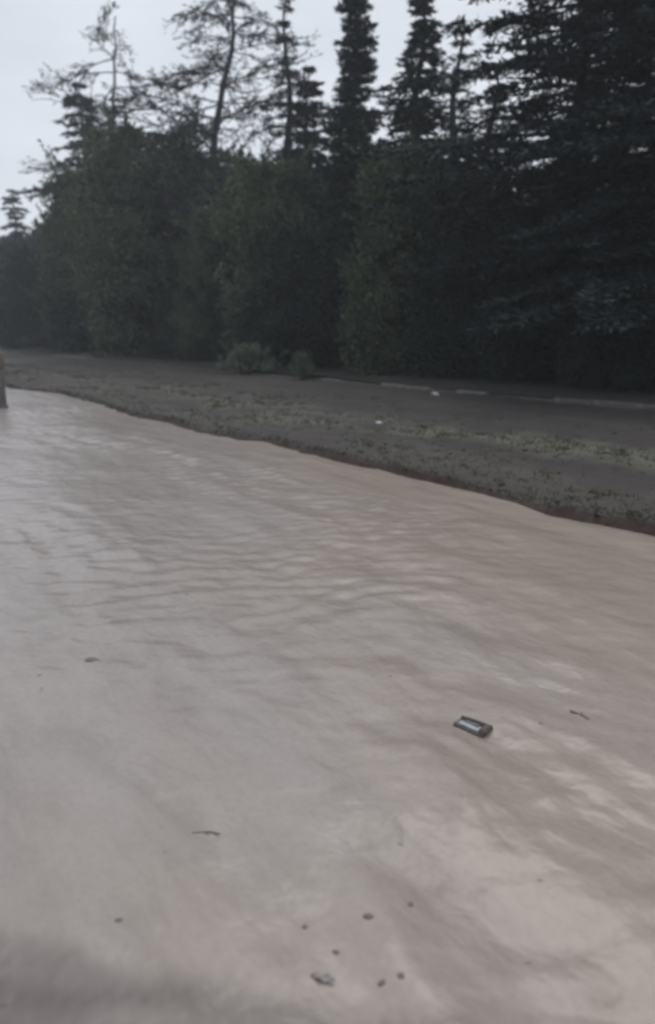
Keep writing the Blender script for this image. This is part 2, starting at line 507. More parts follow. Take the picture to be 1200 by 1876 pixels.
# forest floor behind the kerb
fu = np.linspace(-60, 260, 120); fv = np.concatenate([[0.0, 0.12], np.geomspace(0.4, 220, 40)]) + KERB_V + 0.1
Uf, Vf = np.meshgrid(fu, fv, indexing='ij')
Zf = 0.10 + 0.02 * (Vf - KERB_V) * (Vf - KERB_V < 30) + 0.6 * (Vf - KERB_V >= 30) + 0.06 * fbm(Uf * 0.5, Vf * 0.5, 3)
Xf, Yf = uv(Uf, Vf)
tag(mesh_obj('forest_floor', np_mesh('forest_floor', np.stack([Xf, Yf, Zf], -1).reshape(-1, 3), grid_faces(len(fu), len(fv)), M_floor, smooth=True)), kind='structure')
FLOOR = 0.12

# ------------------------------------------------------------------ kerb along the foot of the wood
def kerb_mesh(name, mat):
    import bmesh
    bm = bmesh.new()
    bmesh.ops.create_cube(bm, size=1.0)
    bmesh.ops.scale(bm, vec=(0.985, 0.16, 0.34), verts=bm.verts)
    bmesh.ops.bevel(bm, geom=[e for e in bm.edges], offset=0.018, segments=1, affect='EDGES')
    me = bpy.data.meshes.new(name); bm.to_mesh(me); bm.free()
    me.materials.append(mat)
    return me

kerb = tag(empty('kerb', (*uv(20, KERB_V), 0)), kind='structure')
k_pale, k_dark, k_mud = kerb_mesh('kerb_pale', M_kerb_pale), kerb_mesh('kerb_dark', M_kerb_dark), kerb_mesh('kerb_mud', M_kerb_mud)
def u_on_kerb(px):
    x, y, z = at_v(px, 700, KERB_V)
    return to_uv(x, y)[0]
pale_runs = [(u_on_kerb(b), u_on_kerb(a)) for a, b in ((112, 160), (582, 640), (690, 772), (828, 912))]
rk = random.Random(3)
kinv = Matrix.Translation(kerb.location).inverted()
ang_d = math.atan2(D[1], D[0])
for i in range(-12, 78):
    u = i * 1.0 + 0.4
    pale = any(a < u < b for a, b in pale_runs)
    mud = u < u_on_kerb(990)
    me = k_pale if pale else (k_mud if mud else k_dark)
    top = 0.115 if pale else (0.145 if mud else 0.075)
    o = bpy.data.objects.new('kerb_stone', me)
    link(o, kerb)
    x, y = uv(u, KERB_V + rk.uniform(-0.012, 0.012))
    o.location = Vector((x, y, top - 0.17 + rk.uniform(-0.012, 0.012))) - kerb.location
    o.rotation_euler = (rk.uniform(-0.04, 0.04), rk.uniform(-0.012, 0.012), ang_d + rk.uniform(-0.012, 0.012))

# ------------------------------------------------------------------ trees
rs = np.random.RandomState(5)

def conifer_data(h, spread, rng, whorls=26, per=6, base=0.06, droop=0.25, lift=0.0, sparse=0.0, leafl=0.16, leafw=0.045,
                 power=0.9, twig=0.34, tuft=6, step=0.09, irregular=0.18, plates=False, upright=False, lean=0.0):
    """returns (wood, needles) of a layered conifer standing at the origin"""
    T = Tubes(); Lf = Leaves()
    zz = np.linspace(-0.2, h, 14)
    bx = lean * (zz / h) ** 2 + 0.012 * h * np.sin(zz * 1.1 + rng.rand() * 6) * (zz / h)
    by = 0.010 * h * np.sin(zz * 0.9 + rng.rand() * 6) * (zz / h)
    trunk = np.stack([bx, by, zz], 1)
    r0 = 0.018 * h + 0.04
    T.add(trunk, r0 * (1 - zz.clip(0) / h) ** 0.8 + 0.012, 8)
    axis = lambda z: np.array([np.interp(z, zz, bx), np.interp(z, zz, by), z])
    for w in range(whorls):
        k = (w + 0.5 + rng.uniform(-0.3, 0.3)) / whorls
        z0 = h * (base + (1 - base) * k) * 0.995
        if z0 > h * 0.99: continue
        prof = (1 - (z0 / h - base) / (1 - base)) ** power
        layer = 1 + irregular * rng.randn()
        for b in range(per):
            if rng.rand() < sparse: continue
            az = 2 * np.pi * (b + rng.uniform(-0.4, 0.4)) / per + w * 1.9
            ln = max(0.18, spread * prof * layer * rng.uniform(0.7, 1.15))
            m = 7
            s = np.linspace(0, 1, m)
            out = np.array([np.cos(az), np.sin(az), 0])
            rise = lift * ln * s * (1 - 0.35 * s) - droop * ln * s ** 1.8
            if upright: rise = ln * (1.6 * s)
            pts = axis(z0)[None, :] + out[None, :] * (ln * s)[:, None] + np.array([0, 0, 1.0])[None, :] * rise[:, None]
            pts[:, :2] += (0.05 * ln * rng.randn(2))[None, :] * (s ** 2)[:, None]
            T.add(pts, np.linspace(max(0.014, 0.014 * ln + 0.008), 0.006, m), 4)
            # side twigs carrying needles
            nt_ = max(5, int(ln / step))
            ss = rng.uniform(0.12 if not plates else 0.22, 1.0, nt_)
            base_p = np.stack([np.interp(ss, s, pts[:, i]) for i in range(3)], 1)
            sidev = np.array([-np.sin(az), np.cos(az), 0])
            sgn = np.where(rng.rand(nt_) < 0.5, -1.0, 1.0)
            tl = twig * ln * (1.05 - 0.75 * ss) * rng.uniform(0.5, 1.2, nt_) + 0.10
            td = unit(sidev[None] * sgn[:, None] * rng.uniform(0.7, 1.0, (nt_, 1)) + out[None] * rng.uniform(0.3, 0.9, (nt_, 1)) + np.stack([rng.randn(nt_) * 0.1] * 2 + [rng.randn(nt_) * 0.10 - 0.12], 1))
            if upright: td = unit(td + np.array([0, 0, 1.3]))
            q = tuft
            r = rng.rand(nt_, q)
            pos = base_p[:, None] + td[:, None] * (tl[:, None] * r)[..., None]
            pos += rng.randn(nt_, q, 3) * np.array([0.025, 0.025, 0.018])
            dd = unit(td[:, None] + rng.randn(nt_, q, 3) * np.array([0.55, 0.55, 0.22]))
            up = unit(np.array([0, 0, 1.0]) + rng.randn(nt_, q, 3) * 0.55)
            sd = unit(np.cross(dd, up))
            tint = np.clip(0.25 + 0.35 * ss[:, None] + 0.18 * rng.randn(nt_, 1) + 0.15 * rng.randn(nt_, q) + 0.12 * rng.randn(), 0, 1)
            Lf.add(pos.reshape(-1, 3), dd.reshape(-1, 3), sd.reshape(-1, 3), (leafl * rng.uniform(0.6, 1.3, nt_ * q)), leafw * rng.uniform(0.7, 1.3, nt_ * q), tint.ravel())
    return T, Lf

def crown_data(h, rx, rng, clumps=70, per=190, base=0.02, leafl=0.13, leafw=0.07, profile=None, clump_r=0.75, stems=1):
    """leafy crown of many small clumps; profile(k) = relative radius at relative height k"""
    T = Tubes(); Lf = Leaves()
    profile = profile or (lambda k: math.sin(math.pi * min(1, 0.12 + 0.86 * k)) ** 0.6)
    zz = np.linspace(-0.2, h * 0.82, 9)
    for s in range(stems):
        ax, ay = (0, 0) if stems == 1 else (rng.uniform(-0.3, 0.3) * rx, rng.uniform(-0.3, 0.3) * rx)
        tr = np.stack([ax + ax * zz / h + 0.08 * np.sin(zz + rng.rand() * 6), ay + ay * zz / h + 0.08 * np.cos(zz * 0.8 + rng.rand() * 6), zz], 1)
        T.add(tr, (0.016 * h + 0.05) / math.sqrt(stems) * (1 - zz.clip(0) / h) + 0.01, 7)
    for c in range(clumps):
        k = base + (1 - base) * rng.rand() ** 0.85
        rr = rx * profile(k)
        az = rng.rand() * 2 * np.pi; rad = rr * math.sqrt(rng.uniform(0.15, 1.0))
        ctr = np.array([rad * math.cos(az), rad * math.sin(az), h * k * 0.96])
        cr = clump_r * rng.choice([0.4, 0.6, 0.85, 1.2, 1.5]) * rng.uniform(0.85, 1.15)
        if c % 2 == 0:
            z0 = max(0.1, ctr[2] - 0.5 * rad - 0.3)
            st = np.array([0, 0, z0]); t = np.linspace(0, 1, 5)[:, None]
            T.add(st + (ctr - st) * t + np.array([0, 0, 0.25]) * np.sin(np.pi * t), np.linspace(0.012 * h * 0.5 + 0.012, 0.006, 5), 4)
        d = unit(rng.randn(per, 3)); d[:, 2] *= 0.75
        rr_ = cr * rng.uniform(0.35, 1.0, per) ** 0.6
        p = ctr + d * rr_[:, None]
        p[:, 2] = np.maximum(p[:, 2], 0.02)
        out = unit(d + rng.randn(per, 3) * 0.7 + np.array([0, 0, -0.15]))
        sd = unit(np.cross(out, rng.randn(per, 3)))
        if c % 3 == 0:                      # a shoot that breaks out of the clump
            sd_ = unit(np.array([math.cos(az) * 0.8, math.sin(az) * 0.8, 0.35 + 0.9 * rng.rand()])); q = per // 4
            t = rng.rand(q) * cr * 1.3
            p[:q] = ctr + sd_ * (cr * 0.6 + t)[:, None] + rng.randn(q, 3) * 0.06 * (1.4 - t / (cr * 1.3))[:, None]
            out[:q] = unit(sd_ + rng.randn(q, 3) * 0.5); sd[:q] = unit(np.cross(out[:q], rng.randn(q, 3)))
        tint = np.clip(0.38 + 0.20 * rng.randn() + 0.17 * rng.randn(per), 0, 1)
        Lf.add(p, out, sd, leafl * rng.uniform(0.6, 1.35, per), leafw * rng.uniform(0.7, 1.3, per), tint)
    return T, Lf

def bare_data(h, rng, trunk, limbs=16, tuft=0.5, spread=3.2, thick=0.020):
    """an old thin tree: crooked trunk, long level limbs, sparse twigs and tufts"""
    T = Tubes(); Lf = Leaves()
    tk = np.asarray(trunk, float)
    zz = tk[:, 2]
    zs = np.linspace(zz[0], zz[-1], 26)
    pts = np.stack([np.interp(zs, zz, tk[:, 0]), np.interp(zs, zz, tk[:, 1]), zs], 1)
    for _ in range(2):
        pts[1:-1] = (pts[:-2] + 2 * pts[1:-1] + pts[2:]) / 4
    pts[:, :2] += 0.03 * rng.randn(26, 2)
    T.add(pts, thick * h * (1 - np.linspace(0, 1, 26)) ** 0.75 + 0.022, 8)
    def limb(p0, d0, ln, r0, depth):
        m = 9
        p = [np.array(p0)]; d = np.array(d0, float)
        for i in range(m - 1):
            d = unit(d + rng.randn(3) * np.array([0.20, 0.20, 0.16]) + np.array([0, 0, -0.03]))
            p.append(p[-1] + d * ln / (m - 1))
        p = np.array(p)
        T.add(p, np.linspace(r0, 0.007, m), 5)
        if depth > 0:
            for q in range(int(5 + ln * 3.4)):
                i = rng.randint(2, m)
                az = rng.uniform(-1.1, 1.1)
                dd = p[i] - p[i - 1]
                c, s = math.cos(az), math.sin(az)
                nd = unit(np.array([dd[0] * c - dd[1] * s, dd[0] * s + dd[1] * c, dd[2] + rng.uniform(-0.02, 0.10)]))
                limb(p[i], nd, ln * rng.uniform(0.22, 0.5), r0 * 0.45 + 0.006, depth - 1)
        else:
            n = rng.poisson(tuft * 26)
            if n:
                i = rng.rand(n) * (m - 1)
                pos = np.stack([np.interp(i, np.arange(m), p[:, k]) for k in range(3)], 1) + rng.randn(n, 3) * 0.05
                dd = unit((p[-1] - p[0])[None] + rng.randn(n, 3) * np.array([0.6, 0.6, 0.25]) * ln)
                sd = unit(np.cross(dd, rng.randn(n, 3)))
                Lf.add(pos, dd, sd, 0.20 * rng.uniform(0.6, 1.3, n), 0.05, np.clip(0.4 + 0.2 * rng.randn(n), 0, 1))
    for l in range(limbs):
        k = 0.38 + 0.60 * (l + rng.rand()) / limbs
        i = int(k * 25)
        az = rng.rand() * 2 * np.pi
        ln = spread * (1.15 - 0.8 * k) * rng.uniform(0.6, 1.3) + 0.4
        limb(pts[i], unit(np.array([math.cos(az), math.sin(az), rng.uniform(-0.05, 0.22)])), ln, 0.030 * (1.25 - k) + 0.02, 1)
    return T, Lf

_cache = {}
def make_tree(name, label, cat, px, py, v, key, build, leaf_mat, group, width=1.0, rz=0.0, z=FLOOR, dpx=0):
    """stands a tree so that its top reaches the sight line (px, py) on the plane v; meshes are shared by key"""
    x, y, top = at_v(px, py, v)
    if key not in _cache:
        T, Lf = build()
        zmax = 1.0
        wood = T.mesh(name + '_wood', M_bark)
        leaf = Lf.mesh(name + '_leaves', leaf_mat)
        co = np.empty(len(leaf.vertices) * 3, np.float32); leaf.vertices.foreach_get('co', co)
        cw = np.empty(len(wood.vertices) * 3, np.float32); wood.vertices.foreach_get('co', cw)
        _cache[key] = (wood, leaf, max(float(co.reshape(-1, 3)[:, 2].max()), float(cw.reshape(-1, 3)[:, 2].max())))
    wood, leaf, hh = _cache[key]
    root = empty(name, (x, y, z), rz)
    s = (top - z) / hh
    root.scale = (s * width, s * width, s)
    tag(root, label, cat, group)
    mesh_obj('trunk', wood, root)
    mesh_obj('crown', leaf, root)
    return root

R = np.random.RandomState
G = 'trees of the dark wood beyond the kerb'
b_cedar = lambda: conifer_data(19, 6.2, R(21), whorls=24, per=8, base=0.20, droop=0.13, lift=0.10, leafl=0.26, leafw=0.085, power=0.50, twig=0.27, tuft=10, step=0.085, irregular=0.26, plates=True)
b_cedar2 = lambda: conifer_data(17, 5.4, R(33), whorls=30, per=8, base=0.16, droop=0.18, lift=0.06, leafl=0.26, leafw=0.085, power=0.55, twig=0.28, tuft=10, step=0.085, irregular=0.28, plates=True)
b_spruce = lambda: conifer_data(15, 2.9, R(8), whorls=38, per=8, base=0.05, droop=0.30, lift=0.12, leafl=0.22, leafw=0.075, power=0.85, twig=0.36, tuft=9, step=0.07, irregular=0.20)
b_thin = lambda: conifer_data(14, 1.9, R(14), whorls=30, per=6, base=0.10, droop=0.28, lift=0.10, sparse=0.25, leafl=0.20, leafw=0.06, power=0.7, twig=0.34, tuft=7, step=0.08, irregular=0.3)
b_loose = lambda: conifer_data(14, 3.2, R(17), whorls=30, per=8, base=0.08, droop=0.22, lift=0.08, sparse=0.10, leafl=0.24, leafw=0.08, power=0.65, twig=0.36, tuft=9, step=0.07, irregular=0.32)
b_cypress = lambda: conifer_data(15, 1.45, R(19), whorls=46, per=9, base=0.04, droop=0.10, lift=0.40, leafl=0.21, leafw=0.07, power=0.5, twig=0.42, tuft=9, step=0.055, irregular=0.28)
b_broad = lambda: crown_data(10, 3.3, R(23), clumps=250, per=220, leafl=0.20, leafw=0.11, profile=lambda k: (0.95 if k < 0.78 else 0.95 * math.sqrt(max(0.0, 1 - ((k - 0.78) / 0.3) ** 2))) , clump_r=0.85)
b_broad2 = lambda: crown_data(10, 3.0, R(29), clumps=230, per=220, leafl=0.20, leafw=0.11, profile=lambda k: math.sin(math.pi * min(1, 0.3 + 0.62 * k)) ** 0.7, clump_r=0.85)
b_shrub = lambda: crown_data(5.5, 2.4, R(31), clumps=150, per=190, leafl=0.16, leafw=0.085, profile=lambda k: math.sqrt(max(0.02, 1 - (k * 0.95) ** 2)), clump_r=0.62, stems=3)
b_shrub2 = lambda: crown_data(5.0, 2.2, R(37), clumps=140, per=190, leafl=0.16, leafw=0.085, profile=lambda k: math.sqrt(max(0.02, 1 - (k * 0.95) ** 2)), clump_r=0.62, stems=3)
b_bush = lambda: crown_data(1.3, 1.15, R(41), clumps=44, per=110, leafl=0.12, leafw=0.04, profile=lambda k: max(0.1, 1.1 - k) , clump_r=0.26, stems=5)
b_bush2 = lambda: crown_data(1.3, 0.95, R(42), clumps=30, per=110, leafl=0.13, leafw=0.04, profile=lambda k: max(0.15, 0.9 - 0.6 * k), clump_r=0.27, stems=5)
b_bare = lambda: bare_data(16, R(43), [(0, 0, -0.2), (0.1, 0, 5), (-0.25, 0, 8.5), (0.15, 0, 11), (0.75, 0, 13), (1.0, 0, 16.4)], limbs=70, tuft=0.45, spread=4.6, thick=0.014)
b_bare2 = lambda: bare_data(14, R(47), [(0, 0, -0.2), (0.2, 0, 5), (0.0, 0, 9), (0.3, 0, 14)], limbs=26, tuft=0.4, spread=3.6, thick=0.007)

# the tall trees, from the far left to the near right
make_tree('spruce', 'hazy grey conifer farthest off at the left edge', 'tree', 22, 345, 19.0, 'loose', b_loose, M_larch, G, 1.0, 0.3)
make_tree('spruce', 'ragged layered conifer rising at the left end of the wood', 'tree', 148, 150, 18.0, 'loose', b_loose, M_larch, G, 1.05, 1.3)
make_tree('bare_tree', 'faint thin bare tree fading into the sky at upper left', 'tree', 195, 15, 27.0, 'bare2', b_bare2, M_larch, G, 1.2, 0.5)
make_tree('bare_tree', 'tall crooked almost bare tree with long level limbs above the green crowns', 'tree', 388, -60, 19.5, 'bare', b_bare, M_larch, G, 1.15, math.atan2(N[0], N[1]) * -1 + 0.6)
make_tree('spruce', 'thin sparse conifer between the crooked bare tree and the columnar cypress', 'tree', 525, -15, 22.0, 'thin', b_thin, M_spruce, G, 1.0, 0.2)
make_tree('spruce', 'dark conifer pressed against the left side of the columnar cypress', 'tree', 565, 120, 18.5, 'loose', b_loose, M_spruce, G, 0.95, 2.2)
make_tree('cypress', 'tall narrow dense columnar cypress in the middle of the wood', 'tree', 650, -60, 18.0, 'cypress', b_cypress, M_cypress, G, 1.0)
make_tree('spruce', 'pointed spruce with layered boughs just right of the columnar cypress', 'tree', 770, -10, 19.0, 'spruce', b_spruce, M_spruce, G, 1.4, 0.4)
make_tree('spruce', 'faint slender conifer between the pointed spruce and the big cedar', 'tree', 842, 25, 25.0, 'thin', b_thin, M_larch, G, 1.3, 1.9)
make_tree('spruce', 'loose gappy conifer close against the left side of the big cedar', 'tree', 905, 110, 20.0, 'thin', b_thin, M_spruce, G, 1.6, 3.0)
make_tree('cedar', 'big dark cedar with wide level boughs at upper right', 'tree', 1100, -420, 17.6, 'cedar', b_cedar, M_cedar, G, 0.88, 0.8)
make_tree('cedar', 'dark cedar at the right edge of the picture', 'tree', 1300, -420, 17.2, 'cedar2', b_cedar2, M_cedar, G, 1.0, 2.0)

# green crowns in front of them
make_tree('evergreen_tree', 'green rounded tree at the left end of the wood', 'tree', 130, 262, 17.0, 'broad2', b_broad2, M_broad, G, 0.75, 0.4)
make_tree('evergreen_tree', 'broad flat-topped green tree, the greenest crown left of the bare tree', 'tree', 262, 188, 17.0, 'broad', b_broad, M_broad, G, 0.95, 1.0)
make_tree('evergreen_tree', 'green tree standing directly below the crooked bare tree', 'tree', 392, 345, 16.8, 'broad2', b_broad2, M_broad, G, 0.9, 2.0)
make_tree('evergreen_tree', 'dull green tree between the crooked bare tree and the columnar cypress', 'tree', 500, 250, 16.8, 'broad', b_broad, M_shrub, G, 0.8, 3.0)
make_tree('evergreen_tree', 'rounded green tree in front of the pointed spruce', 'tree', 738, 215, 16.6, 'broad2', b_broad2, M_broad, G, 0.8, 4.0)

# dense dark shrubs that close the foot of the wood
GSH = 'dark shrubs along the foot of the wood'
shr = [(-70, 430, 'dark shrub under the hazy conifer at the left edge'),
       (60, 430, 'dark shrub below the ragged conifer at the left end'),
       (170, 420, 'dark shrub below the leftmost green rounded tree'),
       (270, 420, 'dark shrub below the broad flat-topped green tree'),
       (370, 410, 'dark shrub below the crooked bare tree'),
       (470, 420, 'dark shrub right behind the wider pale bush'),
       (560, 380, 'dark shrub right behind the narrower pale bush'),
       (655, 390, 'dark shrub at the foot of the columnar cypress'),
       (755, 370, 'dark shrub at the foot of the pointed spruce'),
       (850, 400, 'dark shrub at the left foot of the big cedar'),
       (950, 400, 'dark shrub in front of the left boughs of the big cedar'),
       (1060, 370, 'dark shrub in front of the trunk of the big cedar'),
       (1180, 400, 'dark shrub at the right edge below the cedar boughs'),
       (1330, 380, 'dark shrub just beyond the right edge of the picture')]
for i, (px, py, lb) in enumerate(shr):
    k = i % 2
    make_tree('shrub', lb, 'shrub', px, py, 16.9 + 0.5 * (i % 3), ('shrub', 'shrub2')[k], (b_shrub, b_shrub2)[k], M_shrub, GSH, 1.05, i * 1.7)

# the two pale bushes on the verge
GB = 'pale bushes on the verge in front of the wood'
make_tree('bush', 'wider pale grey-green bush at the foot of the wood', 'bush', 452, 625, KERB_V - 0.1, 'bush', b_bush, M_bush, GB, 1.5, 0.2)
make_tree('bush', 'narrower pale bush at the left end of the pale kerb stones', 'bush', 556, 638, KERB_V - 0.3, 'bush2', b_bush2, M_bush, GB, 0.95, 2.2)

# the closed mass of the wood further in
def wood_mass():
    Lf = Leaves(); rg = R(53)
    n = 1500
    u = rg.uniform(-25, 125, n); v = rg.uniform(21.5, 29, n)
    hz = rg.rand(n) ** 0.9 * np.clip(4.6 + 1.6 * fbm(u * 0.2, v * 0.2, 3) + 0.16 * np.clip(u - 12, 0, 40), 3.5, 11.5)
    x, y = uv(u, v)
    per = 150
    for i in range(n):
        cr = rg.uniform(0.8, 1.5)
        d = unit(rg.randn(per, 3))
        p = np.array([x[i], y[i], 0.3 + hz[i]]) + d * (cr * rg.uniform(0.3, 1, per) ** 0.6)[:, None]
        p[:, 2] = np.maximum(p[:, 2], 0.2)
        o = unit(d + rg.randn(per, 3) * 0.8)
        Lf.add(p, o, unit(np.cross(o, rg.randn(per, 3))), rg.uniform(0.3, 0.55, per), rg.uniform(0.15, 0.28, per), np.clip(0.35 + 0.15 * rg.randn() + 0.15 * rg.randn(per), 0, 1))
    return Lf.mesh('woodland', M_shrub)
tag(mesh_obj('woodland', wood_mass()), 'dark mass of the wood behind the front row of trees', 'woodland', kind='stuff')

# ------------------------------------------------------------------ grass and weeds on the bank
def grass():
    Lf = Leaves(); rg = R(61)
    tufts = 0
    while tufts < 6500:
        u = rg.uniform(-2, 40); a = rg.beta(2.2, 4.0)
        s = float(shore(u)); v = s + 0.15 + a * (KERB_V - s - 0.5)
        if tufts % 6 == 0: v = s + 0.02 + rg.exponential(0.10)      # tufts hanging over the washed edge
        elif fbm(np.float64(u * 0.35), np.float64(v * 0.8), 4, 0.6) < rg.uniform(-0.3, 0.6): continue
        tufts += 1
        x, y = uv(u, v); z = bank_z(u, v) - 0.01
        n = rg.randint(5, 12)
        p = np.array([x, y, z]) + rg.randn(n, 3) * np.array([0.035, 0.035, 0])
        d = unit(rg.randn(n, 3) * np.array([0.8, 0.8, 0.2]) + np.array([0, 0, 0.7]))
        sd = unit(np.cross(d, rg.randn(n, 3)))
        Lf.add(p, d, sd, rg.uniform(0.03, 0.10, n), rg.uniform(0.005, 0.011, n), np.clip(0.45 + 0.25 * rg.randn(n), 0, 1))
    return Lf.mesh('grass', M_grass)
tag(mesh_obj('grass', grass()), 'sparse short olive grass on the muddy bank', 'grass', kind='stuff')

def weeds():
    rg = R(71); Lf = Leaves()
    for px, py, r, n in ((1090, 900, 0.5, 90), (545, 765, 1.6, 120), (890, 828, 1.1, 80), (700, 800, 1.2, 60), (420, 745, 2.2, 120)):
        u0, v0 = to_uv(*ground(px, py, 0.07))
        for i in range(n):
            u = u0 + rg.randn() * r * 0.9; v = v0 + rg.randn() * r * 0.4
            if v < float(shore(u)) + 0.2: continue
            x, y = uv(u, v); m = 8
            p = np.array([x, y, bank_z(u, v) - 0.008]) + rg.randn(m, 3) * np.array([0.03, 0.03, 0])
            d = unit(rg.randn(m, 3) * np.array([1, 1, 0.2]) + np.array([0, 0, 0.45]))
            Lf.add(p, d, unit(np.cross(d, rg.randn(m, 3))), rg.uniform(0.02, 0.055, m), rg.uniform(0.008, 0.018, m), np.clip(0.4 + 0.25 * rg.randn(m), 0, 1))
    return Lf.mesh('weeds', M_weed)
def crumbs():
    rg = R(77)
    ico = np.array([[1, 0, 0], [-1, 0, 0], [0, 1, 0], [0, -1, 0], [0, 0, 1], [0, 0, -1]], float)
    tri = np.array([[0, 2, 4], [2, 1, 4], [1, 3, 4], [3, 0, 4], [2, 0, 5], [1, 2, 5], [3, 1, 5], [0, 3, 5]])
    V = []; FF = []; T_ = []
    for i in range(3600):
        u = -2 + 34 * rg.rand() ** 1.3; s0 = float(shore(u))
        if i % 3 == 0: v = s0 + 0.05 + rg.exponential(0.2)
        else: v = s0 + rg.rand() * (KERB_V - s0 - 0.3)
        r = min(0.04, 0.007 * (1 + rg.pareto(2.8)))
        x, y = uv(u, v)
        z = bank_z(u, v) if v > s0 + 0.1 else float(lip(u)) * 0.9
        a = rg.rand() * 6.28; c, sn = math.cos(a), math.sin(a)
        p = ico * r * rg.uniform(0.6, 1.4, (6, 3)) * np.array([1.2, 1, 0.6])
        p = np.stack([p[:, 0] * c - p[:, 1] * sn, p[:, 0] * sn + p[:, 1] * c, p[:, 2]], 1) + np.array([x, y, z + r * 0.2])
        V.append(p); FF.append(tri + 6 * i); T_.append(np.full(6, rg.rand()))
    return np_mesh('crumbs', np.concatenate(V), np.concatenate(FF), M_crumb, tint=np.concatenate(T_), smooth=True)
M_crumb = foliage_mat('soil_crumbs', (0.035, 0.028, 0.025), (0.13, 0.112, 0.10))
tag(mesh_obj('gravel', crumbs()), 'soil crumbs and small gravel strewn along the washed bank', 'gravel', kind='stuff')
tag(mesh_obj('weeds', weeds()), 'low olive yellow weeds scattered over the muddy bank', 'weeds', kind='stuff')

# ------------------------------------------------------------------ small things
def lump(name, size, seed, mat, sub=2, rough=0.22):
    import bmesh
    bm = bmesh.new()
    bmesh.ops.create_icosphere(bm, subdivisions=sub, radius=1.0)
    rg = R(seed); o = rg.rand(2) * 50
    co = np.array([v.co[:] for v in bm.verts])
    f = 1 + rough * (fbm(co[:, 0] * 1.3 + o[0] + co[:, 2], co[:, 1] * 1.3 + o[1] - co[:, 2] * 0.7, 3) ) + rough * 0.4 * rg.randn(len(co)) * 0.4
    for v, k, c in zip(bm.verts, f, co):
        v.co = Vector((c[0] * size[0] * k, c[1] * size[1] * k, c[2] * size[2] * k))
    for fc in bm.faces: fc.smooth = True
    me = bpy.data.meshes.new(name); bm.to_mesh(me); bm.free()
    me.materials.append(mat)
    return me

M_clod = rough_mat('dark_wet_stone', (0.13, 0.112, 0.102), (0.22, 0.19, 0.172), 30.0, 0.5, 0.004)
M_twig = rough_mat('wet_twig_bark', (0.11, 0.092, 0.082), (0.19, 0.165, 0.15), 40.0, 0.6, 0.003)
M_litter = rough_mat('white_plastic', (0.62, 0.62, 0.62), (0.78, 0.78, 0.78), 12.0, 0.4, 0.002, 0.5)
M_card = rough_mat('pale_wet_card', (0.36, 0.35, 0.345), (0.52, 0.51, 0.505), 25.0, 0.5, 0.002)
M_card_grey = rough_mat('grey_card', (0.17, 0.165, 0.165), (0.26, 0.25, 0.25), 30.0, 0.6, 0.002)
M_card_dark = rough_mat('dark_wet_rim', (0.075, 0.072, 0.069), (0.15, 0.143, 0.137), 30.0, 0.55, 0.002)
M_card_brown = rough_mat('brown_card', (0.09, 0.066, 0.058), (0.17, 0.13, 0.115), 30.0, 0.65, 0.002)

def wz(x, y):
    u, v = to_uv(x, y)
    return float(wave(np.float64(u), np.float64(v)))

GP = 'dark stones showing through the muddy water'
stones = [(168, 1210, 0.028, 'dark stone alone in the pale water at mid left'),
          (752, 1650, 0.0095, 'round dark stone farthest right of the near stones'),
          (616, 1735, 0.0090, 'dark stone above the pale wrinkled leaf'),
          (700, 1796, 0.0095, 'left stone of the close pair at the bottom'),
          (735, 1790, 0.0090, 'right stone of the close pair at the bottom'),
          (218, 1688, 0.0095, 'small dark stone at the edge of the darker water, bottom left'),
          (558, 1688, 0.0085, 'faint dark stone nearest the middle of the water bottom'),
          (676, 1678, 0.013, 'flat brownish stone left of the round dark stone')]
for i, (px, py, r, lb) in enumerate(stones):
    x, y = ground(px, py)
    o = mesh_obj('stone', lump('stone', (r * 1.25, r, r * 0.55), 80 + i, M_clod))
    o.location = (x, y, wz(x, y) - r * 0.18)
    o.rotation_euler = (0, 0, i * 1.3)
    tag(o, lb, 'stone', GP)

def twig(px, py, ln, rz, label, seed, r=0.006, forks=2):
    x, y = ground(px, py); rg = R(seed); T = Tubes()
    m = 9; t = np.linspace(-0.5, 0.5, m)
    p = np.stack([t * ln, 0.04 * ln * np.sin(t * 5 + rg.rand() * 6), 0.01 * ln * rg.randn(m)], 1)
    T.add(p, np.linspace(r, r * 0.4, m), 6)
    for k in range(forks):
        i = rg.randint(2, 7); s = rg.choice([-1, 1])
        q = np.stack([p[i] + np.array([0.25 * ln * a, s * 0.16 * ln * a, 0.03 * ln * a]) for a in np.linspace(0, 1, 5)])
        T.add(q, np.linspace(r * 0.55, r * 0.25, 5), 5)
    o = mesh_obj('twig', T.mesh('twig', M_twig))
    o.location = (x, y, wz(x, y) - r * 0.1); o.rotation_euler = (0, 0, rz)
    return tag(o, label, 'twig', 'twigs floating on the flood water')
twig(378, 1523, 0.085, -0.05, 'short dark twig floating level at lower left', 91, 0.004)
twig(1062, 1308, 0.10, 2.0, 'small forked dark twig right of the floating tray', 92, 0.009, 3)

def specks():
    rg = R(88); Lf = Leaves()
    n = 520
    u = rg.uniform(-1.5, 9, n); v = rg.uniform(-0.5, 4.8, n)
    keep = fbm(u * 0.5 + 7, v * 1.6, 3) > rg.uniform(-0.5, 0.6, n)
    u, v = u[keep], v[keep]; n = len(u)
    x, y = uv(u, v)
    p = np.stack([x, y, wave(u, v) * np.clip(1.6 - 0.012 * np.hypot(u, v), 0.3, 1.0) + 0.0025], 1)
    a = rg.rand(n) * 6.28
    d = np.stack([np.cos(a), np.sin(a), rg.randn(n) * 0.08], 1); sd = np.stack([-np.sin(a), np.cos(a), rg.randn(n) * 0.08], 1)
    Lf.add(p, d, sd, rg.uniform(0.008, 0.028, n), rg.uniform(0.003, 0.008, n), rg.rand(n) ** 0.7)
    return Lf.mesh('drifting_specks', foliage_mat('drift_scraps', (0.09, 0.075, 0.065), (0.36, 0.32, 0.28), 0.6, 0.3))
